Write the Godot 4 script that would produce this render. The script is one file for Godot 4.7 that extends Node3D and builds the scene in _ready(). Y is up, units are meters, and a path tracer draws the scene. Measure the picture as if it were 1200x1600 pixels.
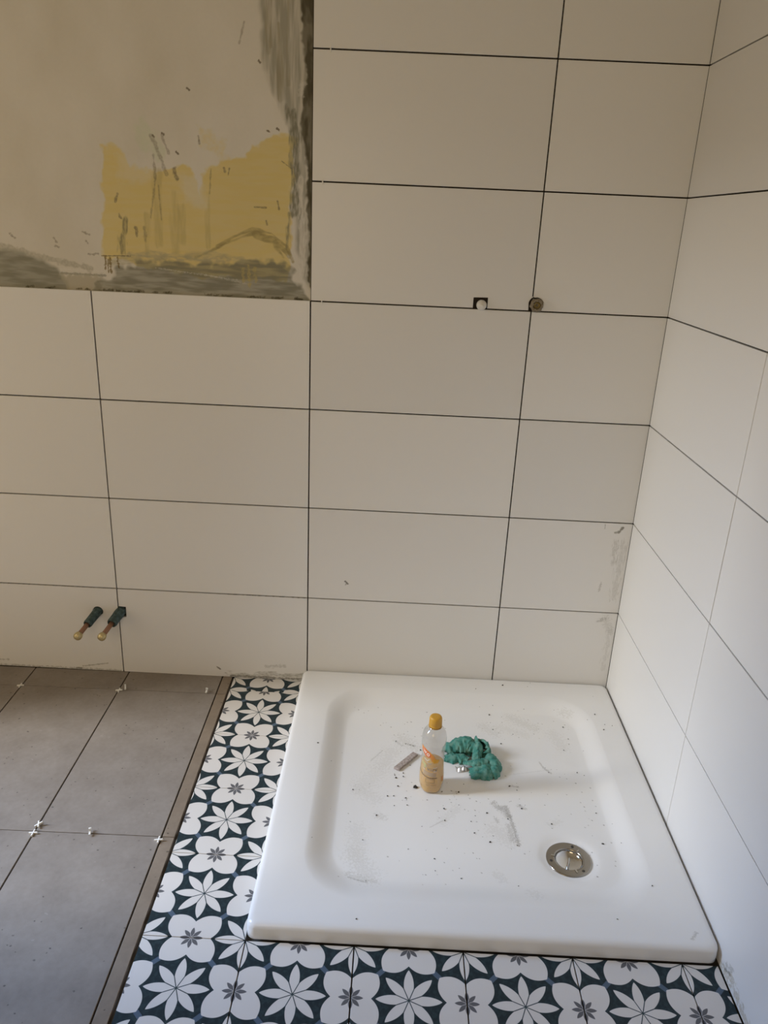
extends Node3D
# A half-tiled bathroom: a new shower tray in the corner, open tile joints, pipe stubs and a few things left by the tilers.
# x runs right along the back wall (0 = joint beside the bare plaster), y up, z out of the back wall towards the viewer.

const CORNER := 0.9687      # x of the right wall's tile faces
const DEEP := 3.0           # z of the wall behind the viewer
const LEFT := -1.8          # x of the left wall
const TALL := 2.5
const TRAY_TOP := 0.046
const TRAY_FLOOR := 0.021
const PAT := 0.226          # pitch of the patterned tiles

var M := {}
var rng := RandomNumberGenerator.new()
var noise := FastNoiseLite.new()
var taken := {}

func _ready() -> void:
	rng.seed = 7
	noise.seed = 11
	noise.noise_type = FastNoiseLite.TYPE_SIMPLEX_SMOOTH
	noise.fractal_octaves = 3
	noise.frequency = 1.0
	camera_and_light()
	materials()
	back_wall()
	right_wall()
	other_walls()
	floor_and_tiles()
	shower_tray()
	bottle()
	rag()
	small_finds()
	pipes()
	spacers()

func camera_and_light() -> void:
	var cam := Camera3D.new()
	cam.name = "camera"
	cam.fov = rad_to_deg(2.0 * atan(800.0 / 1205.0))
	cam.near = 0.05
	cam.far = 100.0
	cam.position = Vector3(0.2458, 1.4036, 2.1586)
	cam.basis = Basis.from_euler(Vector3(-0.3567, 0.0093, 0.0455))
	add_child(cam)
	cam.current = true
	var sky_look := ProceduralSkyMaterial.new()
	sky_look.sky_top_color = Color(0.62, 0.72, 0.86)
	sky_look.sky_horizon_color = Color(0.80, 0.84, 0.88)
	sky_look.ground_horizon_color = Color(0.50, 0.45, 0.38)
	sky_look.ground_bottom_color = Color(0.42, 0.37, 0.30)
	var sky := Sky.new()
	sky.sky_material = sky_look
	var env := Environment.new()
	env.background_mode = Environment.BG_SKY
	env.sky = sky
	env.background_energy_multiplier = 0.25
	env.ambient_light_source = Environment.AMBIENT_SOURCE_SKY
	env.tonemap_mode = Environment.TONE_MAPPER_LINEAR
	env.tonemap_exposure = 0.43
	env.sdfgi_enabled = true
	env.ssao_enabled = true
	env.ssil_enabled = true
	var we := WorldEnvironment.new()
	we.name = "environment"
	we.environment = env
	add_child(we)
	# outside the balcony door: the tall bright strip of sky between the houses, the bluer sky beside it,
	# and what the ground and the house fronts send in through the whole opening
	area_light("bright_sky_light", Vector3(-6.3, 4.3, 1.44), Vector3(0.4, 1.2, 0.5), Vector2(0.75, 4.2), Color(0.985, 0.985, 0.975), 148.0)
	area_light("blue_sky_light", Vector3(-5.5, 4.0, 0.3), Vector3(0.6, 0.9, 0.85), Vector2(2.0, 3.0), Color(0.47, 0.72, 1.0), 140.0)
	area_light("door_light", Vector3(LEFT + 0.03, 0.99, 0.795), Vector3(0.0, 0.99, 0.795), Vector2(0.68, 1.8), Color(1.0, 0.89, 0.715), 1.2)
	# added warm fill, evens out the back wall; its window behind is made up
	area_light("added_fill_light", Vector3(-0.5, 1.45, DEEP - 0.03), Vector3(-0.5, 1.45, 0.0), Vector2(1.0, 1.1), Color(1.0, 0.895, 0.72), 2.65)

func area_light(called: String, at: Vector3, towards: Vector3, size: Vector2, color: Color, energy: float) -> void:
	var l := AreaLight3D.new()
	l.name = called
	l.area_size = size
	l.light_color = color
	l.light_energy = energy
	l.area_range = 30.0
	l.shadow_enabled = true
	add_child(l)
	l.look_at_from_position(at, towards)

# ---------------------------------------------------------------- helpers

func numbered(called: String) -> String:
	var n: int = taken.get(called, 0)
	taken[called] = n + 1
	return called if n == 0 else "%s_%03d" % [called, n]

func thing(called: String, label: String, category: String, at := Vector3.ZERO, group := "", kind := "") -> Node3D:
	var o := Node3D.new()
	o.name = numbered(called)
	add_child(o)
	o.position = at
	tag(o, label, category, group, kind)
	return o

func tag(o: Node3D, label: String, category: String, group := "", kind := "") -> void:
	o.set_meta("label", label)
	o.set_meta("category", category)
	if group: o.set_meta("group", group)
	if kind: o.set_meta("kind", kind)

func part(called: String, mesh: Mesh, material: Material, parent: Node3D, at := Transform3D.IDENTITY) -> MeshInstance3D:
	var o := MeshInstance3D.new()
	o.name = called
	o.mesh = mesh
	o.material_override = material
	o.transform = at
	parent.add_child(o, true)
	return o

func look(color: Color, roughness := 0.5, metallic := 0.0) -> StandardMaterial3D:
	var m := StandardMaterial3D.new()
	m.albedo_color = color
	m.roughness = roughness
	m.metallic = metallic
	return m

func lin(r: float, g: float, b: float) -> Color:
	return Color(r, g, b).linear_to_srgb()

func new_st(smooth := false) -> SurfaceTool:
	var st := SurfaceTool.new()
	st.begin(Mesh.PRIMITIVE_TRIANGLES)
	st.set_smooth_group(0 if smooth else -1)
	return st

func done(st: SurfaceTool) -> ArrayMesh:
	st.generate_normals()
	return st.commit()

# a triangle whose front looks along «out»
func tri(st: SurfaceTool, a: Vector3, b: Vector3, c: Vector3, out: Vector3, ua := Vector2.ZERO, ub := Vector2.ZERO, uc := Vector2.ZERO) -> void:
	if (c - a).cross(b - a).dot(out) < 0.0:
		var t := b; b = c; c = t
		var u := ub; ub = uc; uc = u
	st.set_uv(ua); st.add_vertex(a)
	st.set_uv(ub); st.add_vertex(b)
	st.set_uv(uc); st.add_vertex(c)

func quad(st: SurfaceTool, a: Vector3, b: Vector3, c: Vector3, d: Vector3, out: Vector3) -> void:
	tri(st, a, b, c, out)
	tri(st, a, c, d, out)

func add_box(st: SurfaceTool, lo: Vector3, hi: Vector3) -> void:
	var p := []
	for i in 8:
		p.append(Vector3(hi.x if i & 1 else lo.x, hi.y if i & 2 else lo.y, hi.z if i & 4 else lo.z))
	quad(st, p[0], p[2], p[6], p[4], Vector3.LEFT)
	quad(st, p[1], p[3], p[7], p[5], Vector3.RIGHT)
	quad(st, p[0], p[1], p[5], p[4], Vector3.DOWN)
	quad(st, p[2], p[3], p[7], p[6], Vector3.UP)
	quad(st, p[0], p[1], p[3], p[2], Vector3.FORWARD)
	quad(st, p[4], p[5], p[7], p[6], Vector3.BACK)

func box(lo: Vector3, hi: Vector3) -> ArrayMesh:
	var st := new_st()
	add_box(st, lo, hi)
	return done(st)

# a slab with the outline «poly» in its own x, y plane, from z = -thick to z = 0, the front edge chamfered; uv = (poly - uv0) / uv_size
func slab(poly: PackedVector2Array, thick: float, chamfer := 0.0, uv0 := Vector2.ZERO, uv_size := Vector2.ONE) -> ArrayMesh:
	var st := new_st()
	var n := poly.size()
	var area := 0.0
	for i in n: area += poly[i].cross(poly[(i + 1) % n])
	if area < 0.0: poly.reverse()
	var small := PackedVector2Array()
	for i in n:
		var a := poly[(i + n - 1) % n]
		var b := poly[i]
		var c := poly[(i + 1) % n]
		var n1 := (b - a).normalized().orthogonal()
		var n2 := (c - b).normalized().orthogonal()
		var m := n1 + n2
		small.append(b - m * (chamfer / maxf(0.3, m.dot(n1))))      # orthogonal() points outwards on an outline that runs this way round
	var uv := func(p: Vector2) -> Vector2: return Vector2((p.x - uv0.x) / uv_size.x, (p.y - uv0.y) / uv_size.y)
	var front := small if chamfer > 0.0 else poly
	var index := Geometry2D.triangulate_polygon(front)
	for t in range(0, index.size(), 3):
		var a := front[index[t]]
		var b := front[index[t + 1]]
		var c := front[index[t + 2]]
		tri(st, Vector3(a.x, a.y, 0), Vector3(b.x, b.y, 0), Vector3(c.x, c.y, 0), Vector3.BACK, uv.call(a), uv.call(b), uv.call(c))
	for i in n:
		var j := (i + 1) % n
		var a := poly[i]
		var b := poly[j]
		var e := (b - a).normalized()
		var out := Vector3(e.y, -e.x, 0)
		if chamfer > 0.0:
			var p := small[i]
			var q := small[j]
			tri(st, Vector3(a.x, a.y, -chamfer), Vector3(b.x, b.y, -chamfer), Vector3(q.x, q.y, 0), out + Vector3.BACK, uv.call(a), uv.call(b), uv.call(q))
			tri(st, Vector3(a.x, a.y, -chamfer), Vector3(q.x, q.y, 0), Vector3(p.x, p.y, 0), out + Vector3.BACK, uv.call(a), uv.call(q), uv.call(p))
		tri(st, Vector3(a.x, a.y, -thick), Vector3(b.x, b.y, -thick), Vector3(b.x, b.y, -chamfer), out, uv.call(a), uv.call(b), uv.call(b))
		tri(st, Vector3(a.x, a.y, -thick), Vector3(b.x, b.y, -chamfer), Vector3(a.x, a.y, -chamfer), out, uv.call(a), uv.call(b), uv.call(a))
	return done(st)

func rect(x0: float, y0: float, x1: float, y1: float) -> PackedVector2Array:
	return PackedVector2Array([Vector2(x0, y0), Vector2(x1, y0), Vector2(x1, y1), Vector2(x0, y1)])

var slabs := {}
func tile_mesh(w: float, h: float, thick: float, chamfer := 0.0006) -> ArrayMesh:
	var key := "%.4f %.4f %.4f" % [w, h, thick]
	if not slabs.has(key):
		slabs[key] = slab(rect(-w / 2, -h / 2, w / 2, h / 2), thick, chamfer, Vector2(-w / 2, h / 2), Vector2(w, -h) if thick < 0.0095 else Vector2(0.302, -0.603))
	return slabs[key]

# rows of rings: each ring is a list of points, closed; smooth
func rings(rows: Array, close_first := false, close_last := false, planar := Vector2.ZERO) -> ArrayMesh:
	var st := new_st(true)
	var n: int = rows[0].size()
	for r in rows.size():
		for i in n:
			var p: Vector3 = rows[r][i]
			st.set_uv(Vector2(p.x, p.z) * planar.x if planar.x > 0.0 else Vector2(float(i) / n, float(r) / rows.size()))
			st.add_vertex(p)
	for r in rows.size() - 1:
		for i in n:
			var j := (i + 1) % n
			var a := r * n + i
			var b := r * n + j
			var c := (r + 1) * n + j
			var d := (r + 1) * n + i
			for k in [a, c, b, a, d, c]: st.add_index(k)
	for e in [[close_first, 0], [close_last, rows.size() - 1]]:
		if not e[0]: continue
		var mid := Vector3.ZERO
		for p in rows[e[1]]: mid += p / n
		st.set_uv(Vector2.ZERO)
		st.add_vertex(mid)
		var m: int = rows.size() * n + (1 if e[1] and close_first else 0)
		for i in n:
			var a: int = e[1] * n + i
			var b: int = e[1] * n + (i + 1) % n
			for k in ([m, a, b] if e[1] == 0 else [m, b, a]): st.add_index(k)
	st.generate_normals()
	return st.commit()

# a turned shape round the y axis; profile = [radius, height] from the bottom up
func lathe(profile: Array, sides := 40, close_first := true, close_last := true, wave := "") -> ArrayMesh:
	var rows := []
	for p in profile:
		var row := PackedVector3Array()
		for i in sides:
			var a := TAU * i / sides
			var r: float = p[0]
			if wave == "feet": r = feet(r, p[1], a)
			if wave == "ridged" and p[1] > 0.003 and p[1] < 0.0205: r += 0.0003 * cos(36.0 * a)
			row.append(Vector3(r * cos(a), p[1], r * sin(a)))
		rows.append(row)
	return rings(rows, close_first, close_last)

# ---------------------------------------------------------------- painting stains, print and grain into images

func blank(w: int, h: int, c: Color) -> Image:
	var im := Image.create(w, h, false, Image.FORMAT_RGBA8)
	im.fill(c)
	return im

# a ragged brush mark; points and width in pixels
func stroke(im: Image, pts: Array, width: float, c: Color, strength := 1.0, ragged := 0.5, grain := 0.08, stretch := Vector2.ONE) -> void:
	var lo := Vector2(1e6, 1e6)
	var hi := -lo
	for p in pts:
		lo = lo.min(p)
		hi = hi.max(p)
	var w := width * 1.8
	for y in range(maxi(0, int(lo.y - w)), mini(im.get_height(), int(hi.y + w) + 1)):
		for x in range(maxi(0, int(lo.x - w)), mini(im.get_width(), int(hi.x + w) + 1)):
			var q := Vector2(x, y)
			var d := 1e6
			for i in pts.size() - 1:
				d = minf(d, q.distance_to(Geometry2D.get_closest_point_to_segment(q, pts[i], pts[i + 1])))
			if d > w: continue
			var g := noise.get_noise_2d(x * grain * stretch.x + width * 3.1, y * grain * stretch.y + pts[0].x)
			var f := smoothstep(width, width * 0.35, d + g * width * 1.6 * ragged)
			f *= strength * (1.0 - ragged * 0.8 * clampf(0.5 + 1.6 * noise.get_noise_2d(x * grain * 3.3 * stretch.x, y * grain * 3.3 * stretch.y + 50.0), 0.0, 1.0))
			if f > 0.01:
				im.set_pixel(x, y, im.get_pixel(x, y).lerp(c, f))

func poly_fill(im: Image, poly: PackedVector2Array, c: Color, strength := 1.0, soft := 4.0, wobble := 6.0, grain := 0.05, patchy := 0.0, run := Vector2(0.008, 0.05)) -> void:
	var lo := Vector2(1e6, 1e6)
	var hi := -lo
	for p in poly:
		lo = lo.min(p)
		hi = hi.max(p)
	for y in range(maxi(0, int(lo.y - 8)), mini(im.get_height(), int(hi.y) + 9)):
		for x in range(maxi(0, int(lo.x - 8)), mini(im.get_width(), int(hi.x) + 9)):
			var q := Vector2(x + noise.get_noise_2d(x * grain, y * grain) * wobble, y + noise.get_noise_2d(x * grain + 90.0, y * grain) * wobble)
			var d := 1e6
			for i in poly.size():
				d = minf(d, q.distance_squared_to(Geometry2D.get_closest_point_to_segment(q, poly[i], poly[(i + 1) % poly.size()])))
			d = sqrt(d) * (1.0 if Geometry2D.is_point_in_polygon(q, poly) else -1.0)
			var f := smoothstep(-soft, soft, d) * strength
			if patchy > 0.0:
				f *= 1.0 - patchy * clampf(0.5 + 1.5 * noise.get_noise_2d(x * run.x, y * run.y + 20.0), 0.0, 1.0)
			if f > 0.01:
				im.set_pixel(x, y, im.get_pixel(x, y).lerp(c, f))

func textured(im: Image, roughness := 0.5) -> StandardMaterial3D:
	var m := look(Color.WHITE, roughness)
	m.albedo_texture = ImageTexture.create_from_image(im)
	return m

func noise_texture(size: int, freq: float, ramp: Array, seed_: int, octaves := 5) -> NoiseTexture2D:
	var n := FastNoiseLite.new()
	n.seed = seed_
	n.noise_type = FastNoiseLite.TYPE_SIMPLEX_SMOOTH
	n.frequency = freq
	n.fractal_octaves = octaves
	var g := Gradient.new()
	g.offsets = PackedFloat32Array(ramp.map(func(r): return r[0]))
	g.colors = PackedColorArray(ramp.map(func(r): return r[1]))
	var t := NoiseTexture2D.new()
	t.width = size
	t.height = size
	t.seamless = true
	t.noise = n
	t.color_ramp = g
	return t

func materials() -> void:
	# white satin wall tiles in three near tones
	for i in 3:
		var m := look(lin(0.80, 0.795, 0.78) * [1.0, 0.985, 1.01][i], 0.34)
		m.metallic_specular = 0.45
		M["tile%d" % i] = m
	M.joint = look(lin(0.035, 0.026, 0.018), 0.95)
	M.thin_joint = look(lin(0.16, 0.15, 0.135), 0.9)
	M.paint = look(lin(0.72, 0.69, 0.63), 0.9)
	M.ceiling = look(lin(0.74, 0.71, 0.65), 0.9)
	M.slab = look(lin(0.10, 0.088, 0.075), 0.95)
	M.white_frame = look(lin(0.72, 0.72, 0.7), 0.4)
	M.enamel = look(lin(0.83, 0.83, 0.815), 0.2)
	M.steel = look(lin(0.36, 0.34, 0.31), 0.24, 1.0)
	M.polished = look(lin(0.62, 0.61, 0.59), 0.1, 1.0)
	M.screw = look(lin(0.10, 0.095, 0.09), 0.4, 0.9)
	M.spacer = look(lin(0.80, 0.79, 0.75), 0.45)
	for i in 3:
		M["stone%d" % i] = textured(stone_image(i), 0.6)
	M.stone_cut = M.stone0.duplicate()
	M.stone_cut.albedo_color = Color(0.97, 0.93, 0.87)
	M.pattern = textured(pattern_image(512), 0.5)
	M.pattern.metallic_specular = 0.4

# taupe cast-stone face of a 30 x 60 cm tile: soft clouds, fine mottling, little dark pits
func stone_image(which: int) -> Image:
	var im := Image.create(360, 720, false, Image.FORMAT_RGB8)
	var low := lin(0.205, 0.176, 0.150)
	var high := lin(0.300, 0.266, 0.234)
	for y in 720:
		for x in 360:
			var f := 0.5 + 0.42 * noise.get_noise_3d(x * 0.007, y * 0.007, which * 9.0) + 0.22 * noise.get_noise_3d(x * 0.05, y * 0.05, which * 9.0 + 3.0) + 0.10 * noise.get_noise_3d(x * 0.35, y * 0.35, which * 5.0)
			im.set_pixel(x, y, low.lerp(high, clampf(f, 0.0, 1.0)))
	for i in 46:
		var p := Vector2(rng.randf_range(4, 356), rng.randf_range(4, 716))
		stroke(im, [p, p + Vector2(rng.randf_range(-2, 2), rng.randf_range(-1, 1))], rng.randf_range(1.3, 3.2), lin(0.06, 0.05, 0.042), rng.randf_range(0.5, 0.95), 0.2, 0.2)
	for i in 14:
		var p := Vector2(rng.randf_range(4, 356), rng.randf_range(4, 716))
		stroke(im, [p, p + Vector2(rng.randf_range(-5, 5), rng.randf_range(-3, 3))], rng.randf_range(1.5, 3.0), lin(0.45, 0.42, 0.38), 0.4, 0.5, 0.2)
	return im

# the print of one cement tile: a star in the middle and at the corners, four-leaved flowers on the middles of the sides
func pattern_image(size: int) -> Image:
	var im := Image.create(size, size, false, Image.FORMAT_RGB8)
	var dark := lin(0.012, 0.026, 0.033)
	var dark2 := lin(0.022, 0.042, 0.050)
	var white := lin(0.71, 0.68, 0.645)
	var grey := lin(0.125, 0.125, 0.135)
	var blue := lin(0.085, 0.125, 0.18)
	var px := 2.0 / size
	for y in size:
		for x in size:
			var p := Vector2((x + 0.5) * px, (y + 0.5) * px)      # units of half a tile; the tile runs 0..2
			var cell := p.round()
			var q := p - cell
			var star := (int(cell.x) + int(cell.y)) % 2 == 0
			var f := clampf(0.5 + 1.4 * noise.get_noise_2d(x * 0.03, y * 0.03), 0.0, 1.0)
			var c := dark.lerp(dark2, f * f)
			# little blue lozenges where the diagonals of four motifs meet
			var mid := p - (p.floor() + Vector2(0.5, 0.5))
			if (int(floorf(p.x)) + int(floorf(p.y))) % 2 == 0: mid.x = -mid.x
			var along := absf(mid.x + mid.y) * 0.7071
			var across := absf(mid.x - mid.y) * 0.7071
			c = c.lerp(blue, edge(maxf(along - 0.075, across - 0.046), px))
			# the petals of a star reach over the half way line
			for k in [cell, cell + Vector2(signf(q.x), 0), cell + Vector2(0, signf(q.y)), cell + Vector2(signf(q.x), signf(q.y))]:
				if (int(k.x) + int(k.y)) % 2 == 0:
					c = c.lerp(white, edge(petal(p - k, 0.575, 0.088, 0.0075), px))
			if not star:
				c = c.lerp(white, edge(clover(q), px))
				c = c.lerp(grey, edge(petal(q, 0.215, 0.036, 0.004), px))
			im.set_pixel(x, y, c)
	return im

func edge(d: float, px: float) -> float:
	return clampf(0.5 - d / (1.4 * px), 0.0, 1.0)

# signed distance, roughly, to eight pointed petals round the origin
func petal(q: Vector2, length: float, half: float, gap: float) -> float:
	var a := fposmod(q.angle() + PI / 8.0, PI / 4.0) - PI / 8.0
	var r := q.length()
	var u := r * cos(a)
	var v := absf(r * sin(a))
	var t := clampf(u / length, 0.0, 1.0)
	var lens := v - half * pow(4.0 * t * (1.0 - t), 0.85)
	return maxf(maxf(lens, v - (u * 0.4142 - gap)), u - length)

# signed distance, roughly, to a flower of four broad lobes with pointed corners on the diagonals
func clover(q: Vector2) -> float:
	var a := Vector2(absf(q.x), absf(q.y))
	if a.x > a.y: a = Vector2(a.y, a.x)
	# in the wedge x <= y the upper edge runs from the notch (0, .36) over a bulge to the corner (.46, .46)
	var t := 0.0
	# x(t) = 2 * .19 t(1-t) + .46 t^2
	var A := 0.46 - 0.38
	t = (-0.38 + sqrt(0.1444 + 4.0 * A * minf(a.x, 0.46))) / (2.0 * A)
	var top := 0.35 * (1 - t) * (1 - t) + 2.0 * 0.565 * t * (1 - t) + 0.455 * t * t
	return a.y - top

# ---------------------------------------------------------------- the walls

func back_wall() -> void:
	var w := thing("wall_back", "back wall, half tiled in large white tiles, bare stained plaster upper left", "wall", Vector3.ZERO, "", "structure")
	part("adhesive_bed", box(Vector3(LEFT - 0.2, -0.2, -0.03), Vector3(CORNER + 0.012, TALL, -0.0095)), M.joint, w)
	part("masonry", box(Vector3(LEFT - 0.2, -0.2, -0.25), Vector3(CORNER + 0.25, TALL, -0.03)), M.paint, w)
	# bare plaster, as deep as the tiles are thick
	var st := new_st()
	var lo := Vector3(LEFT, 1.2, -0.012)
	var hi := Vector3(-0.0005, TALL, -0.0075)
	add_box(st, lo, hi)
	var plaster_mesh := slab(rect(lo.x, lo.y, hi.x, hi.y), 0.004, 0.0, Vector2(-1.0, 2.0), Vector2(1.0, -0.8))
	var pm := textured(plaster_image(), 0.92)
	pm.texture_repeat = false
	part("plaster", plaster_mesh, pm, w, Transform3D(Basis.IDENTITY, Vector3(0, 0, -0.0072)))
	var xs := [LEFT, -1.2, -0.6, 0.0, 0.6, CORNER]
	var j := 0.0019
	var scuffed := {"2 0": scuff_image(2), "1 0": scuff_image(1), "4 1": scuff_image(41), "4 0": scuff_image(40), "3 1": scuff_image(3)}
	for c in 5:
		for r in 9:
			if c < 3 and r > 3: continue
			var x0: float = xs[c] + (j if c > 0 else 0.0)
			var x1: float = xs[c + 1] - (j if c < 4 else 0.0005)
			var y0 := 0.3 * r + (j if r > 0 else 0.0005)
			var y1 := minf(0.3 * (r + 1) - j, TALL)
			if c < 3 and r == 3: y1 += j
			var mat: Material = M["tile%d" % rng.randi_range(0, 2)]
			var key := "%d %d" % [c, r]
			if scuffed.has(key):
				mat = textured(scuffed[key], 0.34)
			var mid := Vector3((x0 + x1) / 2, (y0 + y1) / 2, rng.randf_range(-0.0004, 0.0003))
			var mesh: ArrayMesh = tile_mesh(x1 - x0, y1 - y0, 0.0085)
			var poly := PackedVector2Array()
			if c == 3 and r == 4:      # square notch for the one outlet, a rounded bite in the corner for the other
				poly = PackedVector2Array([Vector2(x0, y0), Vector2(0.441, y0), Vector2(0.441, 1.2295), Vector2(0.4805, 1.2305), Vector2(0.480, y0)])
				poly.append(Vector2(0.5915, y0))
				for i in 7:
					var a := PI - 0.15 - i * 0.19
					poly.append(Vector2(0.6105 + 0.0205 * cos(a), 1.2185 + 0.0205 * sin(a)))
				poly.append(Vector2(x1, 1.238))
				poly.append(Vector2(x1, y1))
				poly.append(Vector2(x0, y1))
			elif c == 4 and r == 4:
				poly = PackedVector2Array([Vector2(x0, y1), Vector2(x0, 1.238)])
				for i in 8:
					var a := 1.9 - i * 0.42
					poly.append(Vector2(0.6115 + 0.0195 * cos(a), 1.2175 + 0.0195 * sin(a)))
				poly[-1] = Vector2(0.6245, y0)
				poly.append(Vector2(x1, y0))
				poly.append(Vector2(x1, y1))
			elif c == 1 and r == 0:    # drilled hole for a supply pipe
				poly = PackedVector2Array([Vector2(x0, y0), Vector2(x1, y0), Vector2(x1, 0.2169)])
				for i in 25:
					var a := -0.003 - TAU * i / 24.0 * 0.9995
					poly.append(Vector2(-0.666 + 0.0165 * cos(a), 0.217 + 0.0165 * sin(a)))
				poly.append_array([Vector2(x1, 0.2171), Vector2(x1, y1), Vector2(x0, y1)])
			elif c == 2 and r == 0:    # square notch in the side
				poly = PackedVector2Array([Vector2(x0, y0), Vector2(x1, y0), Vector2(x1, y1), Vector2(x0, y1), Vector2(x0, 0.2385), Vector2(-0.5755, 0.237), Vector2(-0.5765, 0.201), Vector2(x0, 0.2005)])
			if poly.size():
				mesh = slab(poly, 0.0085, 0.0, Vector2(x0, y1), Vector2(x1 - x0, y0 - y1))
				mid = Vector3.ZERO
			part("wall_tile", mesh, mat, w, Transform3D(Basis.IDENTITY, mid))

func scuff_image(which: int) -> Image:
	var im := blank(512, 256, lin(0.80, 0.795, 0.78)) if which < 9 else blank(368, 300, lin(0.80, 0.795, 0.78))
	var g := lin(0.30, 0.29, 0.25)
	match which:
		2:      # tile beside the tray, smeared along its foot
			stroke(im, [Vector2(290, 250), Vector2(500, 238)], 9, g, 0.55, 0.8, 0.05, Vector2(0.4, 1))
			stroke(im, [Vector2(400, 218), Vector2(450, 212)], 6, g, 0.35, 0.8)
			stroke(im, [Vector2(262, 226), Vector2(270, 232)], 3, lin(0.1, 0.09, 0.08), 0.8, 0.3)
			stroke(im, [Vector2(300, 252), Vector2(505, 252)], 4, lin(0.13, 0.12, 0.10), 0.7, 0.5, 0.06)
		1:
			stroke(im, [Vector2(60, 240), Vector2(190, 236)], 3, g, 0.5, 0.7)
			stroke(im, [Vector2(400, 245), Vector2(470, 232)], 2.5, g, 0.7, 0.5)
			stroke(im, [Vector2(380, 252), Vector2(395, 252)], 3, lin(0.1, 0.09, 0.07), 0.8, 0.4)
			stroke(im, [Vector2(20, 252), Vector2(505, 253)], 3, g, 0.6, 0.8, 0.08)
		3:
			stroke(im, [Vector2(97, 202), Vector2(104, 209)], 3, lin(0.10, 0.09, 0.08), 0.85, 0.3)
			stroke(im, [Vector2(100, 208), Vector2(98, 212)], 2, g, 0.8, 0.3)
		6:      # right wall, splashed with tan mortar along its foot in front of the tray
			stroke(im, [Vector2(318, 252), Vector2(360, 236), Vector2(420, 246), Vector2(505, 250)], 12, lin(0.46, 0.40, 0.30), 0.75, 0.8, 0.06)
			stroke(im, [Vector2(330, 230), Vector2(348, 218)], 6, g, 0.5, 0.8, 0.08)
			stroke(im, [Vector2(330, 240), Vector2(344, 232)], 4, lin(0.14, 0.13, 0.10), 0.7, 0.6, 0.1)
		41:     # corner tile with grey rubbed marks
			stroke(im, [Vector2(340, 12), Vector2(330, 26)], 5, lin(0.16, 0.15, 0.12), 0.9, 0.5)
			stroke(im, [Vector2(318, 30), Vector2(332, 24)], 4, g, 0.9, 0.5)
			stroke(im, [Vector2(286, 4), Vector2(286, 18)], 1.5, g, 0.9, 0.3)
			stroke(im, [Vector2(326, 60), Vector2(328, 130)], 9, g, 0.34, 0.9, 0.16, Vector2(1, 0.2))
			stroke(im, [Vector2(350, 60), Vector2(345, 250)], 12, g, 0.24, 0.9, 0.16, Vector2(1, 0.15))
			stroke(im, [Vector2(300, 195), Vector2(296, 235)], 3, g, 0.5, 0.8)
		40:
			stroke(im, [Vector2(330, 20), Vector2(352, 60)], 14, g, 0.25, 0.9, 0.12)
			stroke(im, [Vector2(310, 26), Vector2(330, 16)], 6, g, 0.5, 0.9)
			stroke(im, [Vector2(350, 60), Vector2(348, 200)], 9, g, 0.18, 0.9, 0.12, Vector2(1, 0.3))
	return im

# 1 pixel = 1 mm; x from -1.0 to 0, y from 2.0 down to 1.2
func wp(x: float, y: float) -> Vector2:
	return Vector2((x + 1.0) * 1000.0, (2.0 - y) * 1000.0)

func wps(a: Array) -> Array:
	var out := []
	for i in range(0, a.size(), 2): out.append(wp(a[i], a[i + 1]))
	return out

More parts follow.
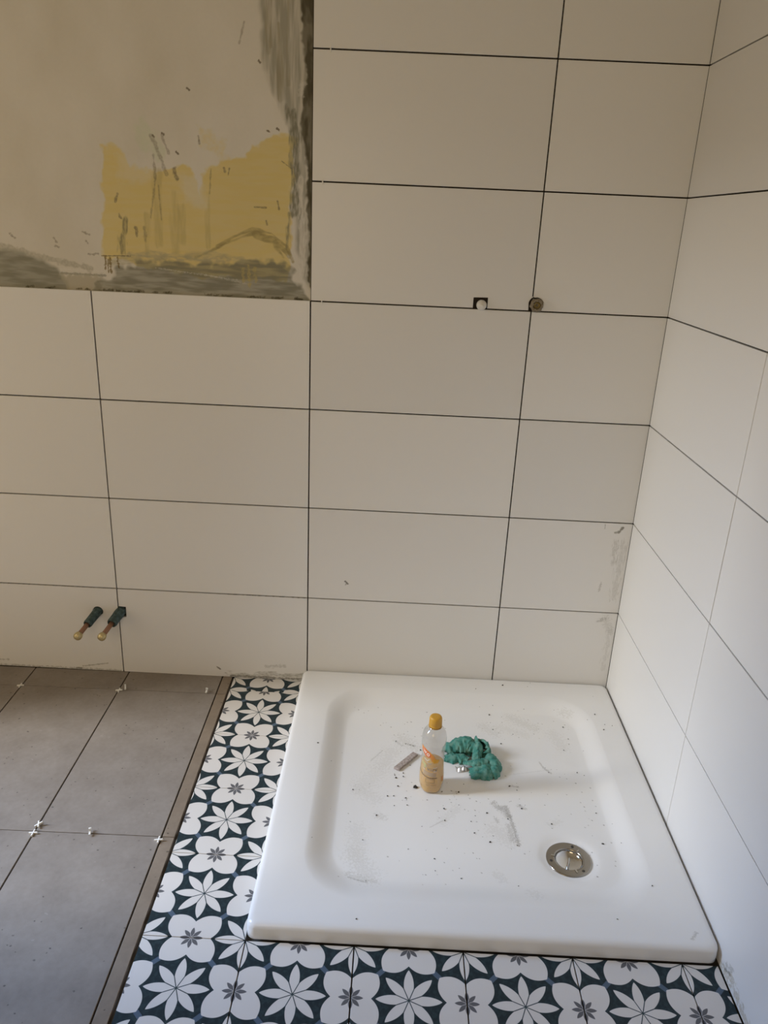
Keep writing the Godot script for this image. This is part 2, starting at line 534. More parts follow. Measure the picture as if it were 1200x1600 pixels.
func plaster_image() -> Image:
	var base := lin(0.66, 0.625, 0.545)
	var pale := lin(0.72, 0.69, 0.625)
	var yellow := lin(0.70, 0.57, 0.24)
	var grey := lin(0.205, 0.200, 0.148)
	var dark := lin(0.05, 0.042, 0.022)
	var mark := lin(0.15, 0.125, 0.085)
	var im := Image.create(1000, 800, false, Image.FORMAT_RGBA8)
	for y in 800:
		for x in 1000:
			var f := clampf(0.5 + noise.get_noise_2d(x * 0.004, y * 0.0025), 0.0, 1.0)
			f += 0.12 * noise.get_noise_2d(x * 0.06, y * 0.06)
			im.set_pixel(x, y, base.lerp(pale, clampf(f, 0.0, 1.0)))
	# the yellow patch of fresh filler with plaster drawn over its upper edge
	poly_fill(im, PackedVector2Array(wps([-0.537, 1.565, -0.5, 1.563, -0.478, 1.519, -0.412, 1.506, -0.336, 1.525, -0.312, 1.52, -0.294, 1.454, -0.278, 1.521, -0.236, 1.529, -0.186, 1.546, -0.141, 1.581, -0.095, 1.6, -0.043, 1.604, -0.051, 1.488, -0.063, 1.25, -0.322, 1.25, -0.564, 1.289])), yellow, 0.96, 5.0, 14.0, 0.02, 0.12)
	poly_fill(im, PackedVector2Array(wps([-0.505, 1.545, -0.43, 1.53, -0.40, 1.50, -0.44, 1.47, -0.50, 1.49])), pale, 0.35, 14.0, 20.0, 0.02)
	poly_fill(im, PackedVector2Array(wps([-0.345, 1.50, -0.285, 1.50, -0.275, 1.42, -0.33, 1.44])), pale, 0.5, 14.0, 16.0, 0.02)
	stroke(im, wps([-0.28, 1.60, -0.24, 1.57, -0.23, 1.54]), 22, yellow, 0.4, 0.6, 0.02)
	stroke(im, wps([-0.44, 1.60, -0.40, 1.56]), 34, lin(0.58, 0.64, 0.46), 0.45, 0.4, 0.02)
	# grey adhesive: the band along the tile edge on the right, drawn upwards with the trowel
	poly_fill(im, PackedVector2Array(wps([-0.132, 2.05, -0.130, 1.818, -0.112, 1.735, -0.082, 1.665, -0.054, 1.608, -0.043, 1.534, -0.042, 1.426, -0.037, 1.314, 0.01, 1.2, 0.01, 2.05])), grey, 0.58, 9.0, 10.0, 0.012, 0.7, Vector2(0.05, 0.005))
	for s in [[-0.105, 1.99, -0.103, 1.80], [-0.062, 1.99, -0.060, 1.72], [-0.085, 1.85, -0.078, 1.69], [-0.118, 1.95, -0.112, 1.79]]:
		stroke(im, wps(s), 9, lin(0.30, 0.27, 0.18), 0.55, 0.7, 0.03, Vector2(1, 0.08))
	stroke(im, wps([-0.052, 1.66, -0.046, 1.60, -0.040, 1.42]), 16, grey, 0.85, 0.7, 0.04, Vector2(1, 0.25))
	stroke(im, wps([-0.03, 1.50, -0.026, 1.37, -0.020, 1.23]), 13, pale, 0.75, 0.8, 0.04, Vector2(1, 0.3))
	stroke(im, wps([-0.06, 1.42, -0.066, 1.33]), 7, grey, 0.7, 0.7, 0.05, Vector2(1, 0.25))
	poly_fill(im, PackedVector2Array(wps([-0.026, 2.05, -0.028, 1.821, -0.018, 1.753, -0.024, 1.67, -0.030, 1.638, -0.013, 1.535, -0.010, 1.428, -0.004, 1.233, 0.01, 1.2, 0.01, 2.05])), dark, 0.82, 4.0, 9.0, 0.02, 0.35, Vector2(0.04, 0.012))
	stroke(im, wps([-0.024, 1.725, -0.03, 1.70]), 9, pale, 0.5, 0.6)
	# the grey band along the foot
	poly_fill(im, PackedVector2Array(wps([-1.05, 1.325, -0.92, 1.312, -0.84, 1.299, -0.79, 1.290, -0.73, 1.275, -0.69, 1.255, -0.665, 1.215, -0.66, 1.18, -1.05, 1.18])), grey, 0.86, 7.0, 8.0, 0.012, 0.3)
	stroke(im, wps([-0.90, 1.315, -0.79, 1.298, -0.70, 1.276, -0.60, 1.258]), 10, lin(0.38, 0.36, 0.28), 0.6, 0.5, 0.03)
	stroke(im, wps([-0.68, 1.243, -0.56, 1.242]), 4, grey, 0.6, 0.4)
	stroke(im, wps([-0.68, 1.254, -0.56, 1.252]), 3, pale, 0.5, 0.5)
	poly_fill(im, PackedVector2Array(wps([-0.685, 1.24, -0.57, 1.24, -0.575, 1.19, -0.66, 1.19])), lin(0.42, 0.385, 0.29), 0.75, 5.0, 8.0, 0.05)
	poly_fill(im, PackedVector2Array(wps([-0.585, 1.225, -0.54, 1.245, -0.515, 1.262, -0.496, 1.275, -0.45, 1.283, -0.408, 1.283, -0.322, 1.286, -0.25, 1.282, -0.2, 1.290, -0.149, 1.305, -0.08, 1.299, -0.028, 1.249, 0.0, 1.205, 0.0, 1.18, -0.60, 1.18])), grey, 0.86, 7.0, 22.0, 0.016, 0.4)
	for s in [[-0.40, 1.30, -0.30, 1.292, -0.22, 1.297], [-0.49, 1.30, -0.40, 1.293]]:
		stroke(im, wps(s), 9, lin(0.40, 0.36, 0.24), 0.6, 0.9, 0.04, Vector2(0.4, 1))
	# the trowel's arcs over the yellow
	for s in [[[-0.31, 1.30, -0.269, 1.318, -0.217, 1.344, -0.148, 1.371, -0.097, 1.357, -0.059, 1.313], 6.0], [[-0.251, 1.330, -0.208, 1.356, -0.156, 1.378, -0.105, 1.368, -0.066, 1.337, -0.050, 1.300], 5.0], [[-0.15, 1.366, -0.1, 1.348, -0.075, 1.31], 9.0]]:
		stroke(im, wps(s[0]), s[1], lin(0.33, 0.27, 0.12), 0.7, 0.55, 0.02, Vector2(0.5, 1.0))
	for s in [[-0.42, 1.268, -0.20, 1.246], [-0.30, 1.258, -0.17, 1.236]]:
		stroke(im, wps(s), 2, pale, 0.55, 0.9, 0.1)
	for s in [[-0.184, 1.275, -0.185, 1.242], [-0.17, 1.284, -0.167, 1.234], [-0.153, 1.28, -0.15, 1.243]]:
		stroke(im, wps(s), 5, lin(0.50, 0.40, 0.16), 0.8, 0.7, 0.08)
	for s in [[-0.40, 1.50, -0.405, 1.33, 16.0], [-0.36, 1.46, -0.365, 1.31, 12.0], [-0.345, 1.42, -0.35, 1.34, 14.0], [-0.27, 1.46, -0.275, 1.33, 10.0], [-0.44, 1.40, -0.445, 1.31, 12.0]]:
		stroke(im, wps(s.slice(0, 4)), s[4], lin(0.50, 0.42, 0.19), 0.5, 0.6, 0.03, Vector2(1, 0.15))
	for s in [[-0.55, 1.27, -0.45, 1.30, -0.33, 1.302, 14.0], [-0.33, 1.302, -0.25, 1.31, -0.19, 1.30, 12.0]]:
		stroke(im, wps(s.slice(0, 6)), s[6], lin(0.42, 0.38, 0.24), 0.55, 0.7, 0.03, Vector2(0.3, 1))
	# knocks, scratches and drips
	for s in [[-0.169, 1.851, -0.176, 1.83, -0.182, 1.805, 1.6], [-0.412, 1.589, -0.395, 1.55, -0.379, 1.502, 3.0], [-0.387, 1.595, -0.37, 1.55, 2.0], [-0.358, 1.515, -0.352, 1.494, 4.5], [-0.41, 1.545, -0.408, 1.49, 2.0], [-0.408, 1.49, -0.426, 1.394, 1.6], [-0.401, 1.473, -0.398, 1.39, 1.2], [-0.469, 1.368, -0.466, 1.35, 3.5], [-0.446, 1.37, -0.443, 1.335, 3.0], [-0.292, 1.595, -0.290, 1.578, 2.2], [-0.229, 1.523, -0.226, 1.515, 2.5], [-0.214, 1.522, -0.218, 1.506, 2.0], [-0.078, 1.545, -0.054, 1.529, 1.6], [-0.262, 1.52, -0.268, 1.46, 1.3], [-0.15, 1.432, -0.12, 1.432, 1.5], [-0.09, 1.448, -0.086, 1.43, 2.5], [-0.51, 1.45, -0.518, 1.43, 2.6], [-0.505, 1.39, -0.51, 1.40, 3.0], [-0.12, 1.40, -0.118, 1.39, 2.0]]:
		var pts := []
		for i in range(0, s.size() - 1, 2): pts.append(wp(s[i], s[i + 1]))
		var long: bool = pts[0].distance_to(pts[-1]) > 30.0
		stroke(im, pts, s[-1] * (2.0 if long else 1.5), mark, 0.36 if long else 0.6, 0.5, 0.04)
	stroke(im, wps([-0.496, 1.385, -0.503, 1.34, -0.508, 1.302]), 12, lin(0.23, 0.21, 0.12), 0.75, 0.7, 0.04, Vector2(1, 0.3))
	for p in [[-0.315, 1.702], [-0.135, 1.769], [-0.09, 1.62], [-0.115, 1.615], [-0.41, 1.592], [-0.385, 1.598], [-0.35, 1.555]]:
		stroke(im, [wp(p[0], p[1]), wp(p[0] + 0.004, p[1] - 0.003)], 3.5, mark, 0.95, 0.4, 0.12)
	for p in [[-0.81, 1.338, -0.794, 1.327], [-0.69, 1.332, -0.684, 1.322], [-0.688, 1.312, -0.68, 1.31], [-0.61, 1.351, -0.594, 1.345], [-0.604, 1.328, -0.60, 1.324], [-0.60, 1.295, -0.575, 1.297]]:
		stroke(im, wps(p), 3.5, lin(0.30, 0.27, 0.21), 0.8, 0.6, 0.1)
	stroke(im, wps([-0.565, 1.2925, -0.487, 1.2955]), 1.5, mark, 0.9, 0.6, 0.1)
	for p in [[-0.555, 1.292, -0.558, 1.259, 3.0], [-0.543, 1.289, -0.543, 1.251, 4.0], [-0.524, 1.29, -0.520, 1.264, 3.0], [-0.549, 1.285, -0.550, 1.25, 2.0]]:
		stroke(im, [wp(p[0], p[1]), wp(p[2], p[3])], p[4], lin(0.17, 0.115, 0.04), 0.85, 0.6, 0.1)
	# dark crumbs of old adhesive left in the edge above the tiles
	for i in 40:
		var x := rng.randf_range(-0.98, -0.01)
		stroke(im, wps([x, 1.203, x + rng.randf_range(0.004, 0.02), 1.202 + rng.randf_range(0.0, 0.004)]), rng.randf_range(2.5, 4.5), dark, 0.55, 0.7, 0.08)
	return im

func right_wall() -> void:
	# the wall's own x runs along the room's z, its y up, its z out into the room
	var w := thing("wall_right", "right wall, fully clad in large white tiles beside the shower tray", "wall", Vector3(CORNER, 0, 0), "", "structure")
	w.basis = Basis(Vector3(0, 0, 1), Vector3.UP, Vector3(-1, 0, 0))
	part("adhesive_bed", box(Vector3(-0.02, -0.2, -0.03), Vector3(DEEP, TALL, -0.0095)), M.joint, w)
	part("masonry", box(Vector3(-0.03, -0.2, -0.25), Vector3(DEEP, TALL, -0.03)), M.paint, w)
	var zs := [0.001, 0.6125, 1.2125, 1.8125, 2.4125, DEEP]
	for c in 5:
		for r in 9:
			var x0: float = zs[c] + (0.0011 if c > 0 else 0.0)
			var x1: float = zs[c + 1] - 0.0011
			var y0 := 0.3 * r + (0.0017 if r > 0 else 0.0005)
			var y1 := minf(0.3 * (r + 1) - 0.0017, TALL)
			var mat: Material = M["tile%d" % rng.randi_range(0, 2)]
			if c == 1 and r == 0: mat = textured(scuff_image(6), 0.34)
			part("wall_tile", tile_mesh(x1 - x0, y1 - y0, 0.0085), mat, w, Transform3D(Basis.IDENTITY, Vector3((x0 + x1) / 2, (y0 + y1) / 2, rng.randf_range(-0.0003, 0.0003))))

func other_walls() -> void:
	var dz0 := 0.42
	var dz1 := 1.17
	var dy := 1.96
	var w := thing("wall_left", "painted left wall with the balcony door", "wall", Vector3.ZERO, "", "structure")
	var st := new_st()
	add_box(st, Vector3(LEFT - 0.2, -0.2, -0.03), Vector3(LEFT, TALL, dz0))
	add_box(st, Vector3(LEFT - 0.2, -0.2, dz1), Vector3(LEFT, TALL, DEEP + 0.2))
	add_box(st, Vector3(LEFT - 0.2, dy, dz0), Vector3(LEFT, TALL, dz1))
	add_box(st, Vector3(LEFT - 0.2, -0.2, dz0), Vector3(LEFT, 0.02, dz1))
	part("masonry", done(st), M.paint, w)
	var f := thing("wall_front", "painted wall facing the tiled one", "wall", Vector3.ZERO, "", "structure")
	st = new_st()
	add_box(st, Vector3(LEFT - 0.2, -0.2, DEEP), Vector3(-1.05, TALL, DEEP + 0.2))
	add_box(st, Vector3(0.05, -0.2, DEEP), Vector3(CORNER + 0.25, TALL, DEEP + 0.2))
	add_box(st, Vector3(-1.05, -0.2, DEEP), Vector3(0.05, 0.85, DEEP + 0.2))
	add_box(st, Vector3(-1.05, 2.05, DEEP), Vector3(0.05, TALL, DEEP + 0.2))
	part("masonry", done(st), M.paint, f)
	var c := thing("ceiling", "plain pale ceiling", "ceiling", Vector3.ZERO, "", "structure")
	part("plaster", box(Vector3(LEFT - 0.2, TALL, -0.25), Vector3(CORNER + 0.25, TALL + 0.2, DEEP + 0.2)), M.ceiling, c)
	var d := thing("door_1", "white framed glass balcony door in the left wall", "door", Vector3(LEFT - 0.12, 0, 0), "", "structure")
	st = new_st()
	for b in [[dz0, 0.02, dz0 + 0.06, dy], [dz1 - 0.06, 0.02, dz1, dy], [dz0, dy - 0.06, dz1, dy], [dz0, 0.02, dz1, 0.09]]:
		add_box(st, Vector3(-0.03, b[1], b[0]), Vector3(0.03, b[3], b[2]))
	part("frame", done(st), M.white_frame, d)
	var glass := look(Color(1, 1, 1, 0.03), 0.0)
	glass.transparency = BaseMaterial3D.TRANSPARENCY_ALPHA
	var added_win := thing("window_1", "added white framed window in the unseen wall, made up to carry the fill light", "window", Vector3(0, 0, DEEP + 0.1), "", "structure")  # invented opening, frame and pane; a place for the added fill lamp
	st = new_st()
	for b in [[-1.05, 0.85, -0.99, 2.05], [-0.01, 0.85, 0.05, 2.05], [-1.05, 0.85, 0.05, 0.91], [-1.05, 1.99, 0.05, 2.05], [-0.53, 0.85, -0.47, 2.05]]:
		add_box(st, Vector3(b[0], b[1], -0.03), Vector3(b[2], b[3], 0.03))
	part("frame", done(st), M.white_frame, added_win)
	part("pane", box(Vector3(-0.99, 0.91, -0.004), Vector3(-0.01, 1.99, 0.004)), glass, added_win)
	part("pane", box(Vector3(-0.004, 0.09, dz0 + 0.06), Vector3(0.004, dy - 0.06, dz1 - 0.06)), glass, d)

# ---------------------------------------------------------------- the floor

func floor_and_tiles() -> void:
	var f := thing("floor", "floor of taupe stone-look tiles with a border of patterned cement tiles", "floor", Vector3.ZERO, "", "structure")
	part("screed", box(Vector3(LEFT - 0.2, -0.2, -0.03), Vector3(CORNER + 0.05, -0.0105, DEEP + 0.1)), M.slab, f)
	var turn := 0.012
	var flat := Basis(Vector3(1, 0, 0), Vector3(0, 0, -1), Vector3(0, 1, 0))     # a slab's front looks up, its y runs to -z
	var pivot := Vector3(-0.2675, 0, 0.70)
	var skew := Transform3D(Basis(Vector3.UP, turn), pivot)
	var xs := [0.0, -0.3055, -0.611, -0.9165, -1.222, -1.56]
	var zs := [-0.705, -0.601, 0.003, 0.607, 1.211, 1.815, 2.31]
	for c in 5:
		for r in 6:
			var x1: float = xs[c] - 0.0018
			var x0: float = xs[c + 1] + 0.0018
			var z0: float = zs[r] + 0.0009
			var z1: float = zs[r + 1] - 0.0009
			var at := skew * Transform3D(flat, Vector3((x0 + x1) / 2, rng.randf_range(-0.0006, 0.0002), (z0 + z1) / 2))
			part("floor_tile", tile_mesh(x1 - x0, z1 - z0, 0.010, 0.0008), M["stone%d" % ((c + r * 2) % 3)], f, at)
	# cut strips between the big tiles and the border
	for r in 3:
		var z0: float = zs[r] + 0.0009
		var z1: float = [zs[r + 1], zs[r + 1], 0.50][r] - 0.0009
		var at := skew * Transform3D(flat, Vector3(0.0163, -0.0004, (z0 + z1) / 2))
		part("tile_strip", tile_mesh(0.0290, z1 - z0, 0.010, 0.0008), M.stone_cut, f, at)
	# the border: one column of patterned tiles beside the tray, one row in front of it; slab coordinates are (x, -z)
	var g := 0.0011
	var side := func(z: float) -> float: return -0.2375 + turn * z
	var zj := [0.0, 0.074, 0.298, 0.524, 0.750, 0.976, 1.202]
	for r in 6:
		var z0: float = zj[r] + (g if r > 0 else 0.0)
		var z1: float = zj[r + 1] - g
		if r > 0: z0 -= 0.0006
		var poly := PackedVector2Array([Vector2(side.call(z0), -z0), Vector2(-0.012 - g, -z0), Vector2(-0.012 - g, -z1), Vector2(side.call(z1), -z1)])
		# every full tile has a star in its middle; the cut piece at the wall starts half way through a tile
		var from_z: float = zj[r + 1] - PAT if r > 0 else 0.0
		part("patterned_tile", slab(poly, 0.010, 0.0005, Vector2(-0.238, -from_z), Vector2(PAT, -PAT)), M.pattern, f, Transform3D(flat, Vector3.ZERO))
	for c in 5:
		var x0 := -0.012 + PAT * c + g * 1.3
		var x1 := minf(-0.012 + PAT * (c + 1) - g * 1.3, CORNER - 0.003)
		part("patterned_tile", slab(rect(x0, -1.202 + g, x1, -0.976 - 0.0006), 0.010, 0.0005, Vector2(-0.012 + PAT * c, -0.976), Vector2(PAT, -PAT)), M.pattern, f, Transform3D(flat, Vector3.ZERO))
	# large tiles again in front of the border
	for c in 4:
		for r in 3:
			var x0: float = [-0.236, 0.065, 0.37, 0.675][c]
			var x1: float = minf([0.062, 0.367, 0.672, 0.98][c], CORNER - 0.003)
			var z0: float = [1.206, 1.812, 2.418][r]
			var z1: float = [1.809, 2.415, 2.998][r]
			part("floor_tile", tile_mesh(x1 - x0, z1 - z0, 0.010, 0.0008), M["stone%d" % ((c + r) % 3)], f, Transform3D(flat, Vector3((x0 + x1) / 2, 0, (z0 + z1) / 2)))

# ---------------------------------------------------------------- the shower tray

func rounded_loop(x0: float, z0: float, x1: float, z1: float, r: float, y: float) -> PackedVector3Array:
	var out := PackedVector3Array()
	var per_corner := 14
	var per_side := 18
	var corners := [[x1 - r, z1 - r, 0.0], [x0 + r, z1 - r, PI / 2], [x0 + r, z0 + r, PI], [x1 - r, z0 + r, 1.5 * PI]]
	for k in 4:
		var c: Array = corners[k]
		for i in per_corner + 1:
			var a: float = c[2] + (PI / 2) * i / per_corner
			out.append(Vector3(c[0] + r * cos(a), y, c[1] + r * sin(a)))
		var n: Array = corners[(k + 1) % 4]
		var p: Vector3 = out[-1]
		var q := Vector3(n[0] + r * cos(n[2]), y, n[1] + r * sin(n[2]))
		for i in range(1, per_side): out.append(p.lerp(q, float(i) / per_side))
	return out

const BASIN_OUTER := [0.083, 0.088, 0.880, 0.900, 0.135]     # x0, z0, x1, z1, corner radius where the rim ends
const BASIN_INNER := [0.150, 0.160, 0.822, 0.818, 0.085]     # the same where the flat floor begins
const DRAIN := Vector2(0.7065, 0.7255)

func shower_tray() -> void:
	var t := thing("shower_tray", "white enamel square shower tray with a rounded basin in the tiled corner", "shower tray", Vector3.ZERO)
	var X0 := -0.012
	var X1 := 0.9658
	var Z0 := 0.003
	var Z1 := 0.977
	var rows := []
	for e in [[0.004, 0.002, 0.016], [0.001, 0.006, 0.018], [0.0, 0.018, 0.020], [0.0005, 0.034, 0.020], [0.002, 0.0395, 0.020], [0.0055, 0.0435, 0.018], [0.010, 0.0455, 0.016], [0.016, TRAY_TOP, 0.014], [0.03, TRAY_TOP, 0.02]]:
		rows.append(rounded_loop(X0 + e[0], Z0 + e[0], X1 - e[0], Z1 - e[0], e[2], e[1]))
	# rim, then the slope down into the basin
	for k in 13:
		var s := k / 12.0
		var e := []
		for i in 5: e.append(lerpf(BASIN_OUTER[i], BASIN_INNER[i], s))
		var h := lerpf(TRAY_TOP, TRAY_FLOOR, lerpf(s, s * s * (3.0 - 2.0 * s), 0.55))
		rows.append(rounded_loop(e[0], e[1], e[2], e[3], e[4], h))
	var rim: PackedVector3Array = rows[-1]
	# the basin's floor closes in on the drain, which sits in a shallow dish
	for e in [[0.33, 0.0, 0.0], [0.66, 0.0, 0.0], [1.0, 0.085, 0.0], [1.0, 0.074, -0.0005], [1.0, 0.066, -0.0025], [1.0, 0.060, -0.0045], [1.0, 0.055, -0.0055], [1.0, 0.045, -0.0058], [1.0, 0.044, -0.011]]:
		var row := PackedVector3Array()
		for p in rim:
			var d := Vector2(p.x, p.z) - DRAIN
			var target: Vector2 = DRAIN + d.normalized() * (e[1] if e[1] > 0.0 else 0.085)
			var q: Vector2 = Vector2(p.x, p.z).lerp(target, e[0])
			row.append(Vector3(q.x, TRAY_FLOOR + e[2], q.y))
		rows.append(row)
	var m := textured(tray_image(), 0.2)
	m.metallic_specular = 0.45
	part("basin", rings(rows, false, false, Vector2(1.0, 0)), m, t)
	drain(t)

func tp(x: float, z: float) -> Vector2:
	return Vector2(x, z + 0.0085) * 1024.0

func tps(a: Array) -> Array:
	var out := []
	for i in range(0, a.size(), 2): out.append(tp(a[i], a[i + 1]))
	return out

# dust and shoe marks on the enamel, 1024 pixels a metre
func tray_image() -> Image:
	var im := blank(1024, 1024, lin(0.83, 0.83, 0.815))
	var dust := lin(0.42, 0.40, 0.35)
	var dirt := lin(0.20, 0.19, 0.17)
	for s in [[0.31, 0.30, 0.345, 0.335, 24, 0.35], [0.28, 0.36, 0.26, 0.41, 30, 0.28], [0.24, 0.45, 0.21, 0.50, 34, 0.22], [0.20, 0.52, 0.24, 0.55, 24, 0.25], [0.25, 0.61, 0.262, 0.615, 12, 0.45], [0.20, 0.66, 0.205, 0.74, 26, 0.25], [0.20, 0.74, 0.235, 0.805, 30, 0.32], [0.19, 0.80, 0.25, 0.818, 10, 0.5], [0.64, 0.17, 0.70, 0.215, 22, 0.35], [0.67, 0.25, 0.60, 0.22, 20, 0.2], [0.55, 0.22, 0.58, 0.25, 22, 0.3], [0.80, 0.14, 0.815, 0.15, 16, 0.4], [0.755, 0.24, 0.77, 0.30, 24, 0.25], [0.54, 0.64, 0.57, 0.67, 26, 0.28], [0.60, 0.83, 0.61, 0.84, 16, 0.25], [0.53, 0.78, 0.54, 0.79, 14, 0.25], [0.45, 0.57, 0.41, 0.62, 16, 0.2], [0.68, 0.61, 0.70, 0.60, 12, 0.25]]:
		stroke(im, tps(s.slice(0, 4)), s[4], dust, s[5] * 0.62, 0.9, 0.11)
	# the heel print right of the bottle
	for s in [[[0.543, 0.545, 0.550, 0.540], 7, 0.7], [[0.553, 0.556, 0.560, 0.562], 10, 0.7], [[0.575, 0.556, 0.581, 0.588], 8, 0.8], [[0.565, 0.56, 0.575, 0.585], 11, 0.45], [[0.582, 0.59, 0.586, 0.62, 0.588, 0.64, 0.592, 0.685], 6, 0.8], [[0.575, 0.62, 0.580, 0.67], 9, 0.5], [[0.545, 0.60, 0.55, 0.61], 6, 0.5], [[0.61, 0.548, 0.625, 0.558], 6, 0.55], [[0.596, 0.474, 0.618, 0.478], 4, 0.6]]:
		stroke(im, tps(s[0]), s[1], dirt, s[2] * 0.6, 0.75, 0.2)
	for s in [[[0.693, 0.372, 0.699, 0.392], 3, 0.6], [[0.700, 0.396, 0.716, 0.414], 4, 0.6], [[0.60, 0.43, 0.72, 0.40], 2, 0.2], [[0.912, 0.946, 0.926, 0.930], 4, 0.6], [[0.225, 0.40, 0.255, 0.355], 2.5, 0.45], [[0.38, 0.64, 0.42, 0.61], 2, 0.4], [[0.19, 0.81, 0.23, 0.823], 3, 0.6], [[0.32, 0.318, 0.346, 0.327], 4, 0.55], [[0.29, 0.31, 0.31, 0.33], 4, 0.4]]:
		stroke(im, tps(s[0]), s[1], dirt, s[2] * 0.6, 0.7, 0.2)
	for i in 260:
		var x := rng.randf_range(0.16, 0.82)
		var z := rng.randf_range(0.15, 0.82)
		if noise.get_noise_2d(x * 4.0, z * 4.0 + 7.0) < 0.05: continue
		stroke(im, [tp(x, z), tp(x, z) + Vector2(1, 1)], rng.randf_range(1.2, 2.4), dirt, rng.randf_range(0.25, 0.7), 0.3, 0.2)
	return im

func drain(t: Node3D) -> void:
	var at := Transform3D(Basis(Vector3.UP, -0.35), Vector3(DRAIN.x, TRAY_FLOOR - 0.0056, DRAIN.y))
	var flange := part("drain", lathe([[0.0535, 0.0], [0.0535, 0.0012], [0.0525, 0.0022], [0.050, 0.0026], [0.0365, 0.0016], [0.0345, 0.0018], [0.0335, 0.0012], [0.0325, -0.001], [0.032, -0.010]], 64, false, false), M.steel, t, at)
	flange.set_meta("label", "brushed steel drain with a raised grip bar")
	var bowl := []
	for i in 9:
		var a := i / 8.0 * PI / 2
		bowl.append([0.0325 * sin(a) + 0.0002, -0.014 + 0.012 * (1.0 - cos(a))])
	part("strainer_cup", lathe(bowl, 48, true, false), M.polished, flange)
	var rows := []
	for i in 15:
		var s := i / 14.0
		var row := PackedVector3Array()
		var c := Vector3(0, -0.0125 + 0.014 * sin(PI * s), lerpf(-0.021, 0.027, s))
		for k in 8:
			row.append(c + Vector3(0.0022 * cos(TAU * k / 8), 0.003 * sin(TAU * k / 8), 0))
		rows.append(row)
	part("grip_bar", rings(rows, true, true), M.polished, flange)
	for k in 3:
		var a := 0.55 + TAU * k / 3.0
		part("screw", lathe([[0.0036, 0.0], [0.0036, 0.0008], [0.0028, 0.0014], [0.0012, 0.0006]], 14, true, true), M.screw, flange, Transform3D(Basis.IDENTITY, Vector3(0.0435 * cos(a), 0.0019, 0.0435 * sin(a))))
	for k in 3:
		var a := 0.95 + TAU * k / 3.0
		part("lug", box(Vector3(-0.0045, 0.0, -0.0016), Vector3(0.0045, 0.0022, 0.0016)), M.polished, flange, Transform3D(Basis(Vector3.UP, -a), Vector3(0.0375 * cos(a), 0.0012, 0.0375 * sin(a))))

# ---------------------------------------------------------------- the drink bottle

const BOTTLE := [[0.0170, 0.0035], [0.0215, 0.0008], [0.0255, 0.0004], [0.0285, 0.004], [0.0302, 0.011], [0.0314, 0.022], [0.0322, 0.035], [0.0322, 0.046], [0.0315, 0.057], [0.0303, 0.070], [0.0295, 0.084], [0.0293, 0.100], [0.0294, 0.114], [0.0300, 0.128], [0.0308, 0.140], [0.0315, 0.150], [0.0315, 0.158], [0.0306, 0.167], [0.0288, 0.1745], [0.0258, 0.181], [0.0215, 0.1865], [0.0172, 0.190], [0.0150, 0.1925], [0.0146, 0.1955]]

func bottle_radius(h: float) -> float:
	for i in BOTTLE.size() - 1:
		if h <= BOTTLE[i + 1][1]:
			return lerpf(BOTTLE[i][0], BOTTLE[i + 1][0], clampf((h - BOTTLE[i][1]) / (BOTTLE[i + 1][1] - BOTTLE[i][1]), 0.0, 1.0))
	return 0.0146

func feet(r: float, h: float, a: float) -> float:
	return r * (1.0 - 0.11 * (0.5 - 0.5 * cos(5.0 * a + 1.9)) * clampf(1.0 - h / 0.022, 0.0, 1.0))

func bottle() -> void:
	var b := thing("drink_bottle", "half empty clear plastic bottle of amber drink with an orange cap, standing in the tray", "bottle", Vector3(0.3858, TRAY_FLOOR + 0.0004, 0.5045))
	var clear := look(Color(0.74, 0.72, 0.68, 0.29), 0.05)
	clear.transparency = BaseMaterial3D.TRANSPARENCY_ALPHA
	part("shell", lathe(BOTTLE, 60, true, false, "feet"), clear, b)
	var drink := []
	for p in BOTTLE:
		if p[1] < 0.080: drink.append([p[0] - 0.0008, p[1] + 0.0007])
	drink.append([bottle_radius(0.083) - 0.0008, 0.083])
	var amber := look(Color(0.96, 0.74, 0.17, 0.78), 0.3)
	amber.transparency = BaseMaterial3D.TRANSPARENCY_ALPHA
	part("drink", lathe(drink, 60, true, true, "feet"), amber, b)
	var orange := look(lin(0.62, 0.33, 0.035), 0.42)
	var cap := part("cap", lathe([[0.0145, 0.0], [0.0163, 0.0], [0.0166, 0.001], [0.0166, 0.0038], [0.0158, 0.0046], [0.0162, 0.0052], [0.0160, 0.020], [0.0154, 0.0235], [0.0142, 0.0258], [0.0120, 0.0270], [0.0060, 0.0272]], 108, true, true, "ridged"), orange, b, Transform3D(Basis.IDENTITY, Vector3(0, 0.1945, 0)))
	part("tamper_ring", lathe([[0.0148, 0.0], [0.0169, 0.0], [0.0169, 0.0026], [0.0148, 0.0026]], 48, false, false), look(lin(0.40, 0.21, 0.03), 0.5), cap, Transform3D(Basis.IDENTITY, Vector3(0, -0.0032, 0)))
	# the printed film round the front of the bottle: angle 0 looks at +z, sweeping from the left side to the right
	var st := new_st(true)
	var n := 36
	var k := 30
	for i in k + 1:
		var h := lerpf(0.020, 0.148, float(i) / k)
		for s in n + 1:
			var a := lerpf(-1.75, 1.30, float(s) / n)
			var r := bottle_radius(h) + 0.0004
			st.set_uv(Vector2(float(s) / n, 1.0 - float(i) / k))
			st.add_vertex(Vector3(r * sin(a), h, r * cos(a)))
	for i in k:
		for s in n:
			var p := i * (n + 1) + s
			for e in [p, p + n + 1, p + n + 2, p, p + n + 2, p + 1]: st.add_index(e)
	st.generate_normals()
	var film := look(Color.WHITE, 0.35)
	film.albedo_texture = ImageTexture.create_from_image(label_image())
	film.transparency = BaseMaterial3D.TRANSPARENCY_ALPHA
	film.cull_mode = BaseMaterial3D.CULL_DISABLED
	var l := part("label", st.commit(), film, b)
	l.set_meta("label", "clear film label printed with an orange badge and fruit")

